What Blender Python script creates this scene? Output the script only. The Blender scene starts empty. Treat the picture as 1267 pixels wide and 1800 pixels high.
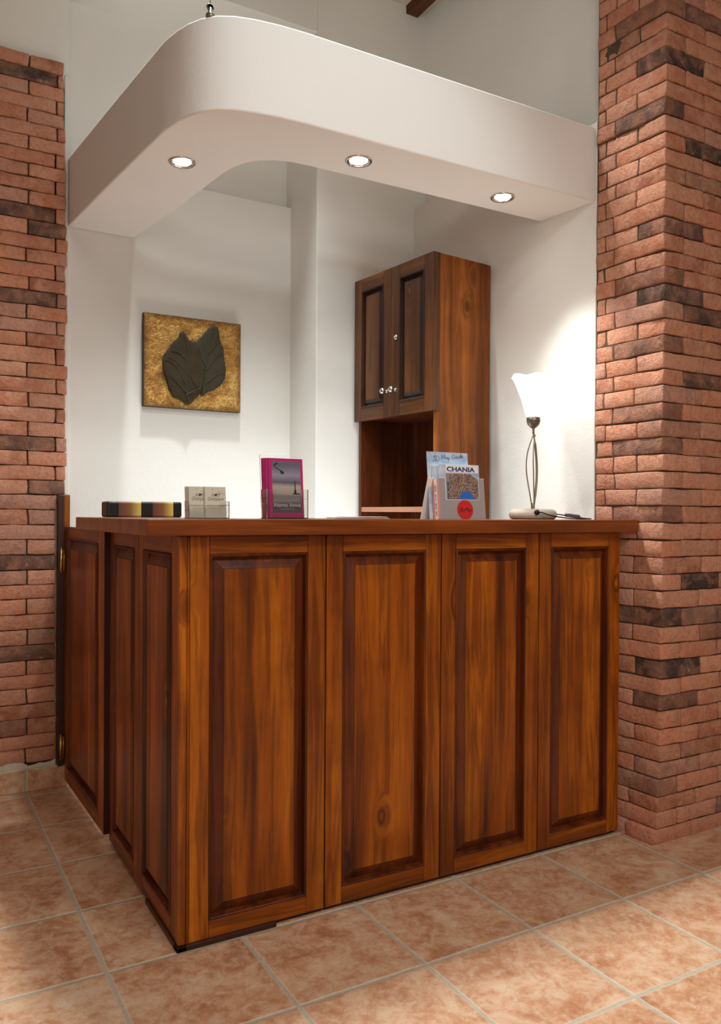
import bpy, bmesh, math, random
from mathutils import Vector, Matrix, noise

scene = bpy.context.scene
COL = scene.collection
PI = math.pi

# ------------------------------------------------------------------ camera
F_PX, CY = 1416.0, 915.0
YAW, PITCH, ROLL = .5205, .0072, -.0058
CAM = Vector((-.417, -2.878, 1.0575))
fw = Vector((math.sin(YAW)*math.cos(PITCH), math.cos(YAW)*math.cos(PITCH), -math.sin(PITCH)))
rt = Vector((math.cos(YAW), -math.sin(YAW), 0))
dn = fw.cross(rt)
r2 = math.cos(ROLL)*rt + math.sin(ROLL)*dn
d2 = -math.sin(ROLL)*rt + math.cos(ROLL)*dn
cd = bpy.data.cameras.new('camera')
cam = bpy.data.objects.new('camera', cd)
COL.objects.link(cam)
cd.sensor_fit = 'VERTICAL'
cd.sensor_height = 36.0
cd.sensor_width = 36.0*1267/1800
cd.lens = F_PX/1800*36
cd.shift_y = (CY-900)/1800
cd.clip_start = .02
M = Matrix((( r2.x, -d2.x, -fw.x, CAM.x), (r2.y, -d2.y, -fw.y, CAM.y), (r2.z, -d2.z, -fw.z, CAM.z), (0, 0, 0, 1)))
cam.matrix_world = M
scene.camera = cam

# ------------------------------------------------------------------ exposure, world
scene.view_settings.view_transform = 'Standard'
scene.view_settings.look = 'None'
scene.view_settings.gamma = 1
scene.view_settings.exposure = -0.15
scene.view_settings.use_curve_mapping = False
W = bpy.data.worlds.new('world')
scene.world = W
W.use_nodes = True
W.node_tree.nodes['Background'].inputs[0].default_value = (1, .93, .84, 1)
W.node_tree.nodes['Background'].inputs[1].default_value = .1

# ------------------------------------------------------------------ room lights
def aim(o, d):
    o.rotation_euler = Vector(d).to_track_quat('-Z', 'Y').to_euler()

def spot(name, loc, d, power, col, angle, blend=.5, radius=.03):
    l = bpy.data.lights.new(name, 'SPOT')
    l.energy = power; l.color = col; l.spot_size = math.radians(angle); l.spot_blend = blend
    l.shadow_soft_size = radius
    o = bpy.data.objects.new(name, l); COL.objects.link(o); o.location = loc; aim(o, d)
    return o

def area(name, loc, d, power, col, sx, sy):
    l = bpy.data.lights.new(name, 'AREA')
    l.energy = power; l.color = col; l.shape = 'RECTANGLE'; l.size = sx; l.size_y = sy
    o = bpy.data.objects.new(name, l); COL.objects.link(o); o.location = loc; aim(o, d)
    return o

WARM = (1, .97, .92)
NEUT = (.955, 1, 1)
spot('ceiling_spot_over_soffit', (.60, -.308, 4.4), (-.03, -.265, -1), 500, NEUT, 66, .3, .06)
spot('ceiling_spot_room', (.70, -2.05, 2.95), (-.10, .72, -.72), 38, NEUT, 84, .6, .06)
area('room_fill_front', (.3, -3.4, 3.0), (.02, .15, -1), 54, WARM, 1.0, 1.0)  # added fill from the camera side, no fixture belongs to it
area('room_fill_left', (-1.0, -3.8, 1.9), (.7, .8, -.15), 15, WARM, .9, .9)
area('counter_fill', (.95, -.15, .72), (0, .12, 1), 6.5, (.93, 1, 1), .9, .35)  # added unseen fill behind the counter, lifts niche walls and soffit underside

# ------------------------------------------------------------------ node helpers
def lin(c):
    return tuple(((x/255)/12.92 if x/255 <= .04045 else ((x/255+.055)/1.055)**2.4) for x in c[:3]) + (1,)

class NT:
    def __init__(s, name, rough=.5, spec=.5):
        s.m = bpy.data.materials.new(name); s.m.use_nodes = True
        s.t = s.m.node_tree; s.b = s.t.nodes['Principled BSDF']
        s.b.inputs['Roughness'].default_value = rough
        s.b.inputs['Specular IOR Level'].default_value = spec
    def n(s, typ, **kw):
        nd = s.t.nodes.new(typ)
        for k, v in kw.items():
            if k.startswith('i_'):
                key = k[2:].replace('_', ' ')
                nd.inputs[key].default_value = v
            else:
                setattr(nd, k, v)
        return nd
    def l(s, a, b): s.t.links.new(a, b)
    def math(s, op, a, b=None, clamp=False):
        nd = s.t.nodes.new('ShaderNodeMath'); nd.operation = op; nd.use_clamp = clamp
        for i, v in enumerate((a, b)):
            if v is None: continue
            if isinstance(v, (int, float)): nd.inputs[i].default_value = v
            else: s.l(v, nd.inputs[i])
        return nd.outputs[0]
    def mix(s, f, a, b, mode='MIX'):
        nd = s.t.nodes.new('ShaderNodeMix'); nd.data_type = 'RGBA'; nd.blend_type = mode
        for sock, v in ((nd.inputs[0], f), (nd.inputs[6], a), (nd.inputs[7], b)):
            if isinstance(v, (int, float)): sock.default_value = v
            elif isinstance(v, tuple): sock.default_value = v
            else: s.l(v, sock)
        return nd.outputs[2]
    def ramp(s, f, stops, interp='LINEAR'):
        nd = s.t.nodes.new('ShaderNodeValToRGB'); nd.color_ramp.interpolation = interp
        e = nd.color_ramp.elements
        e[0].position, e[0].color = stops[0]
        e[1].position, e[1].color = stops[-1]
        for p, c in stops[1:-1]:
            x = e.new(p); x.color = c
        s.l(f, nd.inputs[0]); return nd.outputs[0]
    def obj(s): return s.n('ShaderNodeTexCoord').outputs['Object']
    def mapping(s, v, scale=(1, 1, 1), loc=(0, 0, 0), rot=(0, 0, 0)):
        nd = s.n('ShaderNodeMapping'); nd.inputs['Scale'].default_value = scale
        nd.inputs['Location'].default_value = loc; nd.inputs['Rotation'].default_value = rot
        s.l(v, nd.inputs['Vector']); return nd.outputs[0]
    def noise(s, v, scale, detail=3, rough=.5, dist=0):
        nd = s.n('ShaderNodeTexNoise'); nd.inputs['Scale'].default_value = scale
        nd.inputs['Detail'].default_value = detail; nd.inputs['Roughness'].default_value = rough
        nd.inputs['Distortion'].default_value = dist
        if v is not None: s.l(v, nd.inputs['Vector'])
        return nd.outputs['Fac']
    def bump(s, h, strength=.3, dist=.002):
        nd = s.n('ShaderNodeBump'); nd.inputs['Strength'].default_value = strength
        nd.inputs['Distance'].default_value = dist
        s.l(h, nd.inputs['Height']); s.l(nd.outputs[0], s.b.inputs['Normal'])
    def base(s, c):
        if isinstance(c, tuple): s.b.inputs['Base Color'].default_value = c
        else: s.l(c, s.b.inputs['Base Color'])

def g(v): return (v, v, v, 1)

def simple(name, col, rough=.5, metal=0, spec=.5, var=.06, scale=30):
    t = NT(name, rough, spec); t.b.inputs['Metallic'].default_value = metal
    f = t.noise(t.obj(), scale, 3)
    t.base(t.mix(t.math('MULTIPLY', f, var*2), lin(col), tuple(x*.6 for x in lin(col)[:3])+(1,)))
    return t.m

def wood(name, light, mid, dark, axis='Z', rough=.40, knots=1.0, boards=.095, coat=.12, seed=0., bstr=.35):
    t = NT(name, rough, .3)
    oi = t.n('ShaderNodeObjectInfo')
    off = t.n('ShaderNodeVectorMath', operation='SCALE'); off.inputs['Scale'].default_value = 1
    cv = t.n('ShaderNodeCombineXYZ')
    t.l(t.math('MULTIPLY', oi.outputs['Random'], 17.3), cv.inputs[0])
    t.l(t.math('MULTIPLY', oi.outputs['Random'], 9.1), cv.inputs[1])
    t.l(t.math('MULTIPLY', oi.outputs['Random'], 23.7), cv.inputs[2])
    add = t.n('ShaderNodeVectorMath', operation='ADD'); t.l(t.obj(), add.inputs[0]); t.l(cv.outputs[0], add.inputs[1])
    v = add.outputs[0]
    k = {'Z': (1, 1, .05), 'X': (.05, 1, 1), 'Y': (1, .05, 1)}[axis]
    kk = {'Z': (1, 1, .55), 'X': (.55, 1, 1), 'Y': (1, .55, 1)}[axis]
    # knots: distort the grain around sparse cells
    vor = t.n('ShaderNodeTexVoronoi'); vor.inputs['Scale'].default_value = 7.5
    t.l(t.mapping(v, kk), vor.inputs['Vector'])
    cs = t.n('ShaderNodeSeparateColor'); t.l(vor.outputs['Color'], cs.inputs[0])
    pick = t.math('GREATER_THAN', cs.outputs[0], 1-.75*knots)
    d = vor.outputs['Distance']
    kn = t.math('MULTIPLY', t.ramp(d, [(0, g(1)), (.09, g(.9)), (.15, g(.25)), (.30, g(0))]), pick)
    warp = t.n('ShaderNodeVectorMath', operation='SCALE'); warp.inputs['Scale'].default_value = .05
    nz = t.n('ShaderNodeTexNoise'); nz.inputs['Scale'].default_value = 2.2; nz.inputs['Detail'].default_value = 2
    t.l(t.mapping(v, kk), nz.inputs['Vector']); t.l(nz.outputs['Color'], warp.inputs[0])
    a2 = t.n('ShaderNodeVectorMath', operation='ADD'); t.l(v, a2.inputs[0]); t.l(warp.outputs[0], a2.inputs[1])
    push = t.n('ShaderNodeVectorMath', operation='SCALE'); t.l(vor.outputs['Position'], push.inputs[0])
    t.l(t.math('MULTIPLY', kn, .012), push.inputs['Scale'])
    a3 = t.n('ShaderNodeVectorMath', operation='ADD'); t.l(a2.outputs[0], a3.inputs[0]); t.l(push.outputs[0], a3.inputs[1])
    gv = t.mapping(a3.outputs[0], k)
    broad = t.noise(gv, 16, 3, .55, .3)
    fine = t.noise(gv, 140, 4, .65, .2)
    rings = t.noise(gv, 46, 2, .5, .8)
    c = t.ramp(broad, [(.28, dark), (.48, mid), (.72, light)])
    c = t.mix(t.math('MULTIPLY', t.ramp(rings, [(.50, g(0)), (.60, g(1))]), .45), c, dark)
    c = t.mix(t.math('MULTIPLY', t.ramp(fine, [(.4, g(0)), (.7, g(1))]), .32), c, dark)
    # glued boards of different tone
    sx = t.n('ShaderNodeSeparateXYZ'); t.l(v, sx.inputs[0])
    bo = t.math('FLOOR', t.math('DIVIDE', t.math('ADD', sx.outputs[{'Z': 0, 'X': 2, 'Y': 0}[axis]], seed), boards))
    wn = t.n('ShaderNodeTexWhiteNoise', noise_dimensions='1D'); t.l(bo, wn.inputs['W'])
    c = t.mix(t.math('MULTIPLY', wn.outputs['Value'], .35), c, dark)
    knc = t.mix(t.ramp(d, [(0, g(0)), (.10, g(1))]), light, tuple(x*.35 for x in dark[:3])+(1,))
    c = t.mix(t.math('MULTIPLY', kn, .85), c, knc)
    # blotchy stain
    bl = t.noise(v, 5.5, 3, .6)
    c = t.mix(t.math('MULTIPLY', t.ramp(bl, [(.45, g(0)), (.75, g(1))]), .45), c, dark)
    t.base(c)
    t.b.inputs['Coat Weight'].default_value = coat
    t.b.inputs['Coat Roughness'].default_value = .22
    t.bump(t.math('ADD', fine, t.math('MULTIPLY', kn, .6)), bstr, .0008)
    return t.m

def plaster(name, col, rough=.85):
    t = NT(name, rough, .25)
    o = t.obj()
    a = t.noise(o, 1.3, 4, .55); b = t.noise(o, 9, 4, .6); c = t.noise(o, 120, 3, .6)
    k = lin(col); dk = tuple(x*.90 for x in k[:3])+(1,)
    t.base(t.mix(t.math('MULTIPLY', t.ramp(a, [(.35, g(0)), (.7, g(1))]), .7), k, dk))
    t.bump(t.math('ADD', t.math('MULTIPLY', b, 2.0), t.math('MULTIPLY', c, .35)), .35, .003)
    return t.m

def brick_mat():
    t = NT('old_brick', .88, .2)
    at = t.n('ShaderNodeAttribute', attribute_name='tone')      # rgb = body colour, alpha = burn amount
    o = t.obj()
    n1 = t.noise(o, 22, 5, .65, .4); n2 = t.noise(o, 75, 5, .7); n3 = t.noise(o, 260, 3, .6); n4 = t.noise(o, 13, 3, .6, .5)
    c = t.mix(t.ramp(n1, [(.38, g(0)), (.62, g(.8))]), at.outputs['Color'], (.64, .33, .215, 1))
    c = t.mix(t.ramp(n2, [(.48, g(0)), (.70, g(.5))]), c, (.28, .11, .06, 1))
    # burnt faces
    burn = t.math('MULTIPLY', at.outputs['Alpha'], t.ramp(n4, [(.30, g(.35)), (.60, g(1))]))
    c = t.mix(burn, c, t.mix(n2, (.018, .015, .014, 1), (.13, .085, .07, 1)))
    # light speck of lime
    c = t.mix(t.ramp(t.noise(o, 48, 6, .75), [(.58, g(0)), (.72, g(.5))]), c, (.64, .52, .43, 1))
    t.base(c)
    t.bump(t.math('ADD', t.math('MULTIPLY', n2, 1.4), t.math('ADD', n1, t.math('MULTIPLY', n3, .5))), 1.0, .006)
    return t.m

def tile_mat(name, s=.33, grout=.0085, ox=0., oy=0., vertical=False):
    t = NT(name, .42, .4)
    o = t.obj()
    sx = t.n('ShaderNodeSeparateXYZ'); t.l(o, sx.inputs[0])
    wob = t.noise(o, 14, 3, .6)
    wv = t.math('MULTIPLY', t.math('SUBTRACT', wob, .5), .006)
    def cell(sock, off):
        u = t.math('DIVIDE', t.math('ADD', t.math('ADD', sock, off), wv), s)
        fl = t.math('FLOOR', t.math('ADD', u, .5))
        return t.math('ABSOLUTE', t.math('MULTIPLY', t.math('SUBTRACT', u, fl), s)), t.math('FLOOR', u)
    dx, ix = cell(sx.outputs[0], ox)
    dy, iy = cell(sx.outputs[2 if vertical else 1], oy)
    d = t.math('MINIMUM', dx, dy)
    h = t.ramp(t.math('DIVIDE', d, grout), [(.35, g(0)), (.62, g(.75)), (1, g(1))])
    ci = t.n('ShaderNodeCombineXYZ'); t.l(ix, ci.inputs[0]); t.l(iy, ci.inputs[1])
    wn = t.n('ShaderNodeTexWhiteNoise', noise_dimensions='3D'); t.l(ci.outputs[0], wn.inputs['Vector'])
    sc = t.n('ShaderNodeVectorMath', operation='SCALE'); sc.inputs['Scale'].default_value = 7
    t.l(wn.outputs['Color'], sc.inputs[0])
    ad = t.n('ShaderNodeVectorMath', operation='ADD'); t.l(o, ad.inputs[0]); t.l(sc.outputs[0], ad.inputs[1])
    n1 = t.noise(ad.outputs[0], 9, 7, .70, .7); n2 = t.noise(ad.outputs[0], 34, 7, .75, .4); n3 = t.noise(ad.outputs[0], 150, 4, .7)
    c = t.ramp(n1, [(.30, lin((162, 108, 70))), (.47, lin((194, 142, 106))), (.60, lin((210, 170, 136))), (.74, lin((222, 202, 172)))])
    c = t.mix(t.ramp(n2, [(.46, g(0)), (.66, g(.65))]), c, lin((222, 196, 168)))
    c = t.mix(t.ramp(n2, [(.30, g(.55)), (.44, g(0))]), c, lin((158, 92, 60)))
    c = t.mix(t.ramp(n3, [(.58, g(0)), (.75, g(.5))]), c, lin((140, 88, 62)))
    c = t.mix(t.math('MULTIPLY', wn.outputs['Value'], .12), c, lin((150, 95, 65)))
    gn = t.noise(o, 60, 3)
    gc = t.mix(gn, lin((196, 184, 160)), lin((158, 146, 126)))
    lip = t.ramp(t.math('DIVIDE', d, grout), [(.30, g(0)), (.55, g(.8)), (1.2, g(0))])
    c2 = t.mix(h, gc, c)
    c2 = t.mix(t.math('MULTIPLY', lip, .55), c2, lin((226, 216, 196)))
    t.base(c2)
    t.l(t.ramp(h, [(0, g(.85)), (1, g(.42))]), t.b.inputs['Roughness'])
    t.bump(t.math('ADD', t.math('MULTIPLY', h, 2.2), t.math('MULTIPLY', n2, .45)), .55, .0025)
    return t.m

def emis(name, col, s, base=(1, 1, 1, 1)):
    t = NT(name, .4)
    t.base(base); t.b.inputs['Emission Color'].default_value = col; t.b.inputs['Emission Strength'].default_value = s
    return t.m

def glass(name, tint=(1, 1, 1, 1), rough=.03, trans=.93):
    t = NT(name, rough, .5); t.base(tint)
    t.b.inputs['IOR'].default_value = 1.45
    t.b.inputs['Transmission Weight'].default_value = trans
    return t.m

M_WALL = plaster('wall_plaster', (228, 226, 220))
M_CEIL = plaster('ceiling_plaster', (206, 198, 182))
M_SOFF = plaster('soffit_plaster', (234, 232, 228), .8)
M_FLOOR = tile_mat('terracotta_tile')
M_SKIRT = tile_mat('terracotta_skirting', oy=-.09+.0, ox=.0, vertical=True)
M_BRICK = brick_mat()
M_MORT = simple('lime_mortar', (84, 66, 44), .95, var=.5, scale=40)
M_LIME = simple('lime_wash', (214, 205, 186), .95, var=.3, scale=60)
WL, WM, WD = lin((198, 112, 16)), lin((158, 80, 6)), lin((68, 26, 4))
M_WZ = wood('stained_pine_upright', WL, WM, WD, 'Z')
M_WX = wood('stained_pine_rail', WL, WM, WD, 'X', knots=.5)
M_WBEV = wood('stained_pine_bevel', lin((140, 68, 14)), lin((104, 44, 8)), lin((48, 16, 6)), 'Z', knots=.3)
M_TOPX = wood('worktop_pine', lin((176, 100, 40)), lin((146, 74, 24)), lin((88, 40, 14)), 'X', rough=.3, knots=.2)
M_TOPY = wood('worktop_pine_side', lin((176, 100, 40)), lin((146, 74, 24)), lin((88, 40, 14)), 'Y', rough=.3, knots=.2)
M_CAB = wood('cabinet_pine', lin((168, 100, 34)), lin((142, 78, 22)), lin((84, 42, 12)), 'Z', knots=.6, boards=.12, coat=.03, rough=.55)
M_CABD = wood('cabinet_door_pine', lin((118, 72, 34)), lin((92, 54, 24)), lin((52, 28, 14)), 'Z', knots=.3, coat=.15)
M_CABDX = wood('cabinet_door_rail_pine', lin((118, 72, 34)), lin((92, 54, 24)), lin((52, 28, 14)), 'X', knots=.2, coat=.15)
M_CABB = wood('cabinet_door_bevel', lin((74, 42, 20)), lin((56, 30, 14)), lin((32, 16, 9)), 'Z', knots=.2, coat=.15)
M_CABI = wood('cabinet_inside_pine', lin((120, 62, 26)), lin((92, 44, 18)), lin((56, 24, 12)), 'Z', knots=.4, coat=.1)
M_SHELF = simple('shelf_edge', (176, 120, 92), .4, var=.2)
M_DARKW = simple('dark_stained_post', (58, 24, 12), .4, var=.4)
M_BEAM = wood('old_beam', lin((120, 66, 30)), lin((88, 44, 20)), lin((44, 20, 10)), 'Y', rough=.6, coat=0)
M_CHROME = simple('chrome', (215, 212, 204), .18, 1, var=.1)
M_BRASS = simple('brass_hinge', (214, 178, 108), .28, 1, var=.2)
M_PEWTER = simple('pewter', (128, 122, 112), .4, .8, var=.2)
M_BLACK = simple('black_rubber', (24, 24, 26), .5)
M_BULB = emis('lit_spot_bulb', (1, .95, .86, 1), 28)

# ------------------------------------------------------------------ object helpers
def link(name, me, mats, parent=None):
    o = bpy.data.objects.new(name, me)
    for m in (mats if isinstance(mats, (list, tuple)) else [mats]): me.materials.append(m)
    COL.objects.link(o)
    if parent: o.parent = parent
    return o

def tag(o, label=None, cat=None, group=None, kind=None):
    if label: o['label'] = label
    if cat: o['category'] = cat
    if group: o['group'] = group
    if kind: o['kind'] = kind
    return o

def empty(name, loc, label, cat, rz=0, group=None, rx=0):
    o = bpy.data.objects.new(name, None); COL.objects.link(o)
    o.location = loc; o.rotation_euler = (rx, 0, rz); o.empty_display_size = .05
    return tag(o, label, cat, group)

class MB:
    def __init__(s): s.bm = bmesh.new()
    def box(s, x0, y0, z0, x1, y1, z1, mi=0):
        vs = [s.bm.verts.new(p) for p in ((x0,y0,z0),(x1,y0,z0),(x1,y1,z0),(x0,y1,z0),(x0,y0,z1),(x1,y0,z1),(x1,y1,z1),(x0,y1,z1))]
        for f in ((0,3,2,1),(4,5,6,7),(0,1,5,4),(1,2,6,5),(2,3,7,6),(3,0,4,7)):
            fc = s.bm.faces.new([vs[i] for i in f]); fc.material_index = mi
        return s
    def poly(s, pts, mi=0):
        f = s.bm.faces.new([s.bm.verts.new(p) for p in pts]); f.material_index = mi; return s
    def prism(s, pts, z0, z1, mi=0, zf=None):
        a = [s.bm.verts.new((x, y, z0 + (zf(x, y) if zf else 0))) for x, y in pts]
        b = [s.bm.verts.new((x, y, z1 + (zf(x, y) if zf else 0))) for x, y in pts]
        n = len(pts)
        fs = [s.bm.faces.new(b), s.bm.faces.new(a[::-1])]
        for i in range(n): fs.append(s.bm.faces.new((a[i], a[(i+1) % n], b[(i+1) % n], b[i])))
        for f in fs: f.material_index = mi
        return s
    def lathe(s, prof, n=32, c=(0, 0, 0), axis='Z', mi=0, wob=None):
        rings = []
        for (r, h) in prof:
            ring = []
            for i in range(n):
                a = 2*PI*i/n
                rr, hh = r, h
                if wob: rr, hh = wob(r, h, a)
                x, y = rr*math.cos(a), rr*math.sin(a)
                p = {'Z': (x, y, hh), 'Y': (x, hh, y), 'X': (hh, x, y)}[axis]
                ring.append(s.bm.verts.new((p[0]+c[0], p[1]+c[1], p[2]+c[2])))
            rings.append(ring)
        for a, b in zip(rings, rings[1:]):
            for i in range(n):
                f = s.bm.faces.new((a[i], a[(i+1) % n], b[(i+1) % n], b[i])); f.smooth = True; f.material_index = mi
        for ring in (rings[0], rings[-1]):
            if prof[0 if ring is rings[0] else -1][0] > 1e-5:
                try: f = s.bm.faces.new(ring); f.material_index = mi
                except ValueError: pass
        return s
    def tube(s, pts, r, n=10, mi=0):
        pts = [Vector(p) for p in pts]; rings = []
        up = Vector((.31, .17, .93))
        for i, p in enumerate(pts):
            d = (pts[min(i+1, len(pts)-1)] - pts[max(i-1, 0)]).normalized()
            a = d.cross(up).normalized(); b = d.cross(a)
            rr = r[i] if isinstance(r, (list, tuple)) else r
            rings.append([s.bm.verts.new(p + rr*(math.cos(2*PI*k/n)*a + math.sin(2*PI*k/n)*b)) for k in range(n)])
        for a, b in zip(rings, rings[1:]):
            for k in range(n):
                f = s.bm.faces.new((a[k], a[(k+1) % n], b[(k+1) % n], b[k])); f.smooth = True; f.material_index = mi
        s.bm.faces.new(rings[0][::-1]); s.bm.faces.new(rings[-1])
        return s
    def build(s, name, mats, parent=None, bevel=0, seg=2, loc=None, smooth=False, rot=None):
        bmesh.ops.recalc_face_normals(s.bm, faces=s.bm.faces)
        me = bpy.data.meshes.new(name); s.bm.to_mesh(me); s.bm.free()
        if smooth:
            for p in me.polygons: p.use_smooth = True
        if name == 'emblem':
            for p in me.polygons: p.use_smooth = False
        o = link(name, me, mats, parent)
        if bevel:
            b = o.modifiers.new('bevel', 'BEVEL'); b.width = bevel; b.segments = seg; b.limit_method = 'ANGLE'; b.angle_limit = math.radians(40)
        if loc: o.location = loc
        if rot: o.rotation_euler = rot
        return o

def spline(pts, n=8):
    P = [Vector(p) for p in pts]; out = []
    for i in range(len(P)-1):
        p0, p1, p2, p3 = P[max(i-1, 0)], P[i], P[i+1], P[min(i+2, len(P)-1)]
        for k in range(n):
            t = k/n
            out.append(.5*((2*p1)+(p2-p0)*t+(2*p0-5*p1+4*p2-p3)*t*t+(-p0+3*p1-3*p2+p3)*t**3))
    out.append(P[-1]); return out

def text(name, body, size, mat, parent, loc, rot=(PI/2, 0, 0), shear=0, extrude=.0002, align='LEFT', space=1.0, bold=0, sx=1.0):
    c = bpy.data.curves.new(name, 'FONT'); c.body = body; c.size = size; c.shear = shear
    c.extrude = extrude; c.align_x = align; c.space_character = space; c.offset = bold; c.resolution_u = 3
    t = bpy.data.objects.new(name, c); COL.objects.link(t)
    dg = bpy.context.evaluated_depsgraph_get()
    me = bpy.data.meshes.new_from_object(t.evaluated_get(dg))
    bpy.data.objects.remove(t); bpy.data.curves.remove(c)
    me.materials.clear()
    o = link(name, me, mat, parent); o.location = loc; o.rotation_euler = rot; o.scale = (sx, 1, 1)
    return o

def structure(o): o['kind'] = 'structure'; return o

# ------------------------------------------------------------------ floor, ceiling, walls
YB, YC = .43, .169          # back wall, face of the boxed-out block
structure(MB().box(-3.2, -5.6, -.1, 4.2, 1.0, 0).build('floor', M_FLOOR))
structure(MB().box(-3.3, -5.7, 4.6, 4.3, .6, 4.7).build('ceiling', M_CEIL))
structure(MB().box(1.0, -.55, 3.335, 4.2, YC+.1, 3.50).build('ceiling_low', M_CEIL))
# back wall: thicker lower part stops in a ledge at 2.43 m
w = MB().box(-3.2, YB+.05, 0, 1.12, YB+.2, 3.3)
w.box(-3.2, YB, 0, 1.12, YB+.06, 2.435)
w.box(-3.2, YB, 2.43, .16, YB+.06, 3.3)
structure(w.build('wall_back', M_WALL, bevel=.004))
# boxed-out block and the skewed right wall of the niche
R0, R1 = (1.703, -.83), (1.598, YC)
w = MB().box(1.110, YC, 0, 4.2, YB+.2, 4.62).box(-3.2, YC, 3.085, 1.1101, YB+.2, 4.62)
structure(w.build('wall_block', M_WALL, bevel=.004))
w = MB().prism([(R0[0], R0[1]), (1.90, R0[1]), (1.90, YC+.2), (R1[0], YC+.2), (R1[0], YC)], 0, 2.44)
w.prism([(R0[0]+.03, R0[1]), (1.95, R0[1]), (1.95, YC+.2), (R1[0]+.06, YC+.2), (R1[0]+.06, YC)], 2.43, 4.62)
structure(w.build('wall_right', M_WALL, bevel=.004))
structure(MB().box(-3.3, -5.6, 0, -3.2, YB+.2, 4.62).build('wall_left', M_WALL))
structure(MB().box(-3.2, -5.7, 0, 4.2, -5.6, 4.62).build('wall_front', M_WALL))
structure(MB().box(4.2, -5.6, 0, 4.3, YC, 4.62).build('wall_far_right', M_WALL))
structure(MB().box(1.9, -.75, 0, 4.2, -.6, 4.62).build('wall_behind_pillar', M_WALL))
structure(MB().box(-3.2, .386, 0, .150, .425, .088).build('baseboard_back', M_SKIRT, bevel=.003))
tag(MB().box(1.548, -.50, 3.300, 1.612, YC, 3.45).build('ceiling_beam', M_BEAM, bevel=.004),
    'dark brown wooden ceiling beam meeting the wall above the soffit', 'beam')

# ------------------------------------------------------------------ brickwork
random.seed(7)
def add_brick(V, Fc, T, c, d, tone, burn, sh=None, seed=0, r=.0045):
    """one worn brick: a rounded box with its own dents; sh shears the point, T collects the tone"""
    cx, cy, cz = c; hx, hy, hz = d[0]/2, d[1]/2, d[2]/2
    idx = {}
    nx = max(3, int(d[0]/.02)); ny = max(3, int(d[1]/.02)); nz = 4
    tilt = random.uniform(-.008, .008)
    def put(i, j, k):
        key = (i, j, k)
        if key in idx: return idx[key]
        def pos(i, n, h):
            if i == 0: return -h
            if i == n: return h
            if i == 1: return -h+r*.8
            if i == n-1: return h-r*.8
            return -h+r+(2*h-2*r)*(i-1)/(n-2)
        p = Vector((pos(i, nx, hx), pos(j, ny, hy), pos(k, nz, hz)))
        q = Vector((max(-hx+r, min(hx-r, p.x)), max(-hy+r, min(hy-r, p.y)), max(-hz+r, min(hz-r, p.z))))
        dd = p-q
        if dd.length > 1e-7: p = q+dd.normalized()*r
        w = Vector((cx, cy, cz))+p
        nn = noise.noise_vector(w*16+Vector((seed, 0, 0)))*.0050 + noise.noise_vector(w*55+Vector((seed, 3, 0)))*.0024
        nn.z *= .55
        w += nn
        w.z += tilt*(p.x+p.y)
        if sh: w = sh(w)
        V.append(tuple(w)); T.append((*tone, burn)); idx[key] = len(V)-1
        return idx[key]
    for a in range(nx):
        for b in range(nz):
            for j in (0, ny): Fc.append((put(a, j, b), put(a+1, j, b), put(a+1, j, b+1), put(a, j, b+1))[::(1 if j == 0 else -1)])
    for a in range(ny):
        for b in range(nz):
            for i in (0, nx): Fc.append((put(i, a, b), put(i, a+1, b), put(i, a+1, b+1), put(i, a, b+1))[::(-1 if i == 0 else 1)])
    for a in range(nx):
        for b in range(ny):
            for k in (0, nz): Fc.append((put(a, b, k), put(a+1, b, k), put(a+1, b+1, k), put(a, b+1, k))[::(-1 if k == 0 else 1)])

def tone():
    a = random.random()
    base = random.choice([(.62, .25, .145), (.56, .215, .12), (.66, .31, .20), (.48, .185, .105), (.62, .28, .17), (.50, .26, .195)])
    k = random.uniform(.82, 1.15)
    return tuple(x*k for x in base)

def brick_object(name, V, Fc, T, label, core):
    me = bpy.data.meshes.new(name); me.from_pydata(V, [], Fc); me.update()
    at = me.color_attributes.new('tone', 'FLOAT_COLOR', 'POINT')
    flat = [x for t in T for x in t]
    at.data.foreach_set('color', flat)
    for p in me.polygons: p.use_smooth = True
    root = link(name, me, M_BRICK)
    tag(root, label, 'pillar')
    core.build('mortar_bed', M_MORT, root)
    return root

# right pillar: courses read off the photograph
RZ = [-.004, .048, .103, .152, .209, .261, .315, .368, .427, .478, .532, .590, .644, .698, .758, .815, .869]
RZ += [.869+.0558*i for i in range(1, 11)]
RZ += [1.483, 1.534, 1.589, 1.643, 1.698, 1.754, 1.809, 1.865, 1.915, 1.971, 2.024, 2.081, 2.139, 2.190, 2.245, 2.298]
while RZ[-1] < 4.40: RZ.append(RZ[-1]+.0545)
PX, PY = 1.715, -1.112
DL = {(13, 0): .95, (19, 0): .6, (23, 0): .9, (25, 0): .7, (29, 0): .75, (33, 0): .7, (43, 0): .85, (49, 0): .7, (8, 0): .6, (3, 0): .5, (48, 1): .4, (12, 1): .4, (16, 1): .3}
DR = {(46, 0): 1, (49, 1): .8, (41, 1): 1, (36, 0): .85, (32, 0): .95, (31, 1): .95, (27, 1): .9, (15, 1): 1, (10, 0): 1, (8, 0): .8, (11, 0): .5, (13, 1): .6, (1, 2): .7, (24, 0): .3, (21, 0): .25, (5, 1): .3, (38, 2): .6}
V, Fc, T = [], [], []
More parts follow.
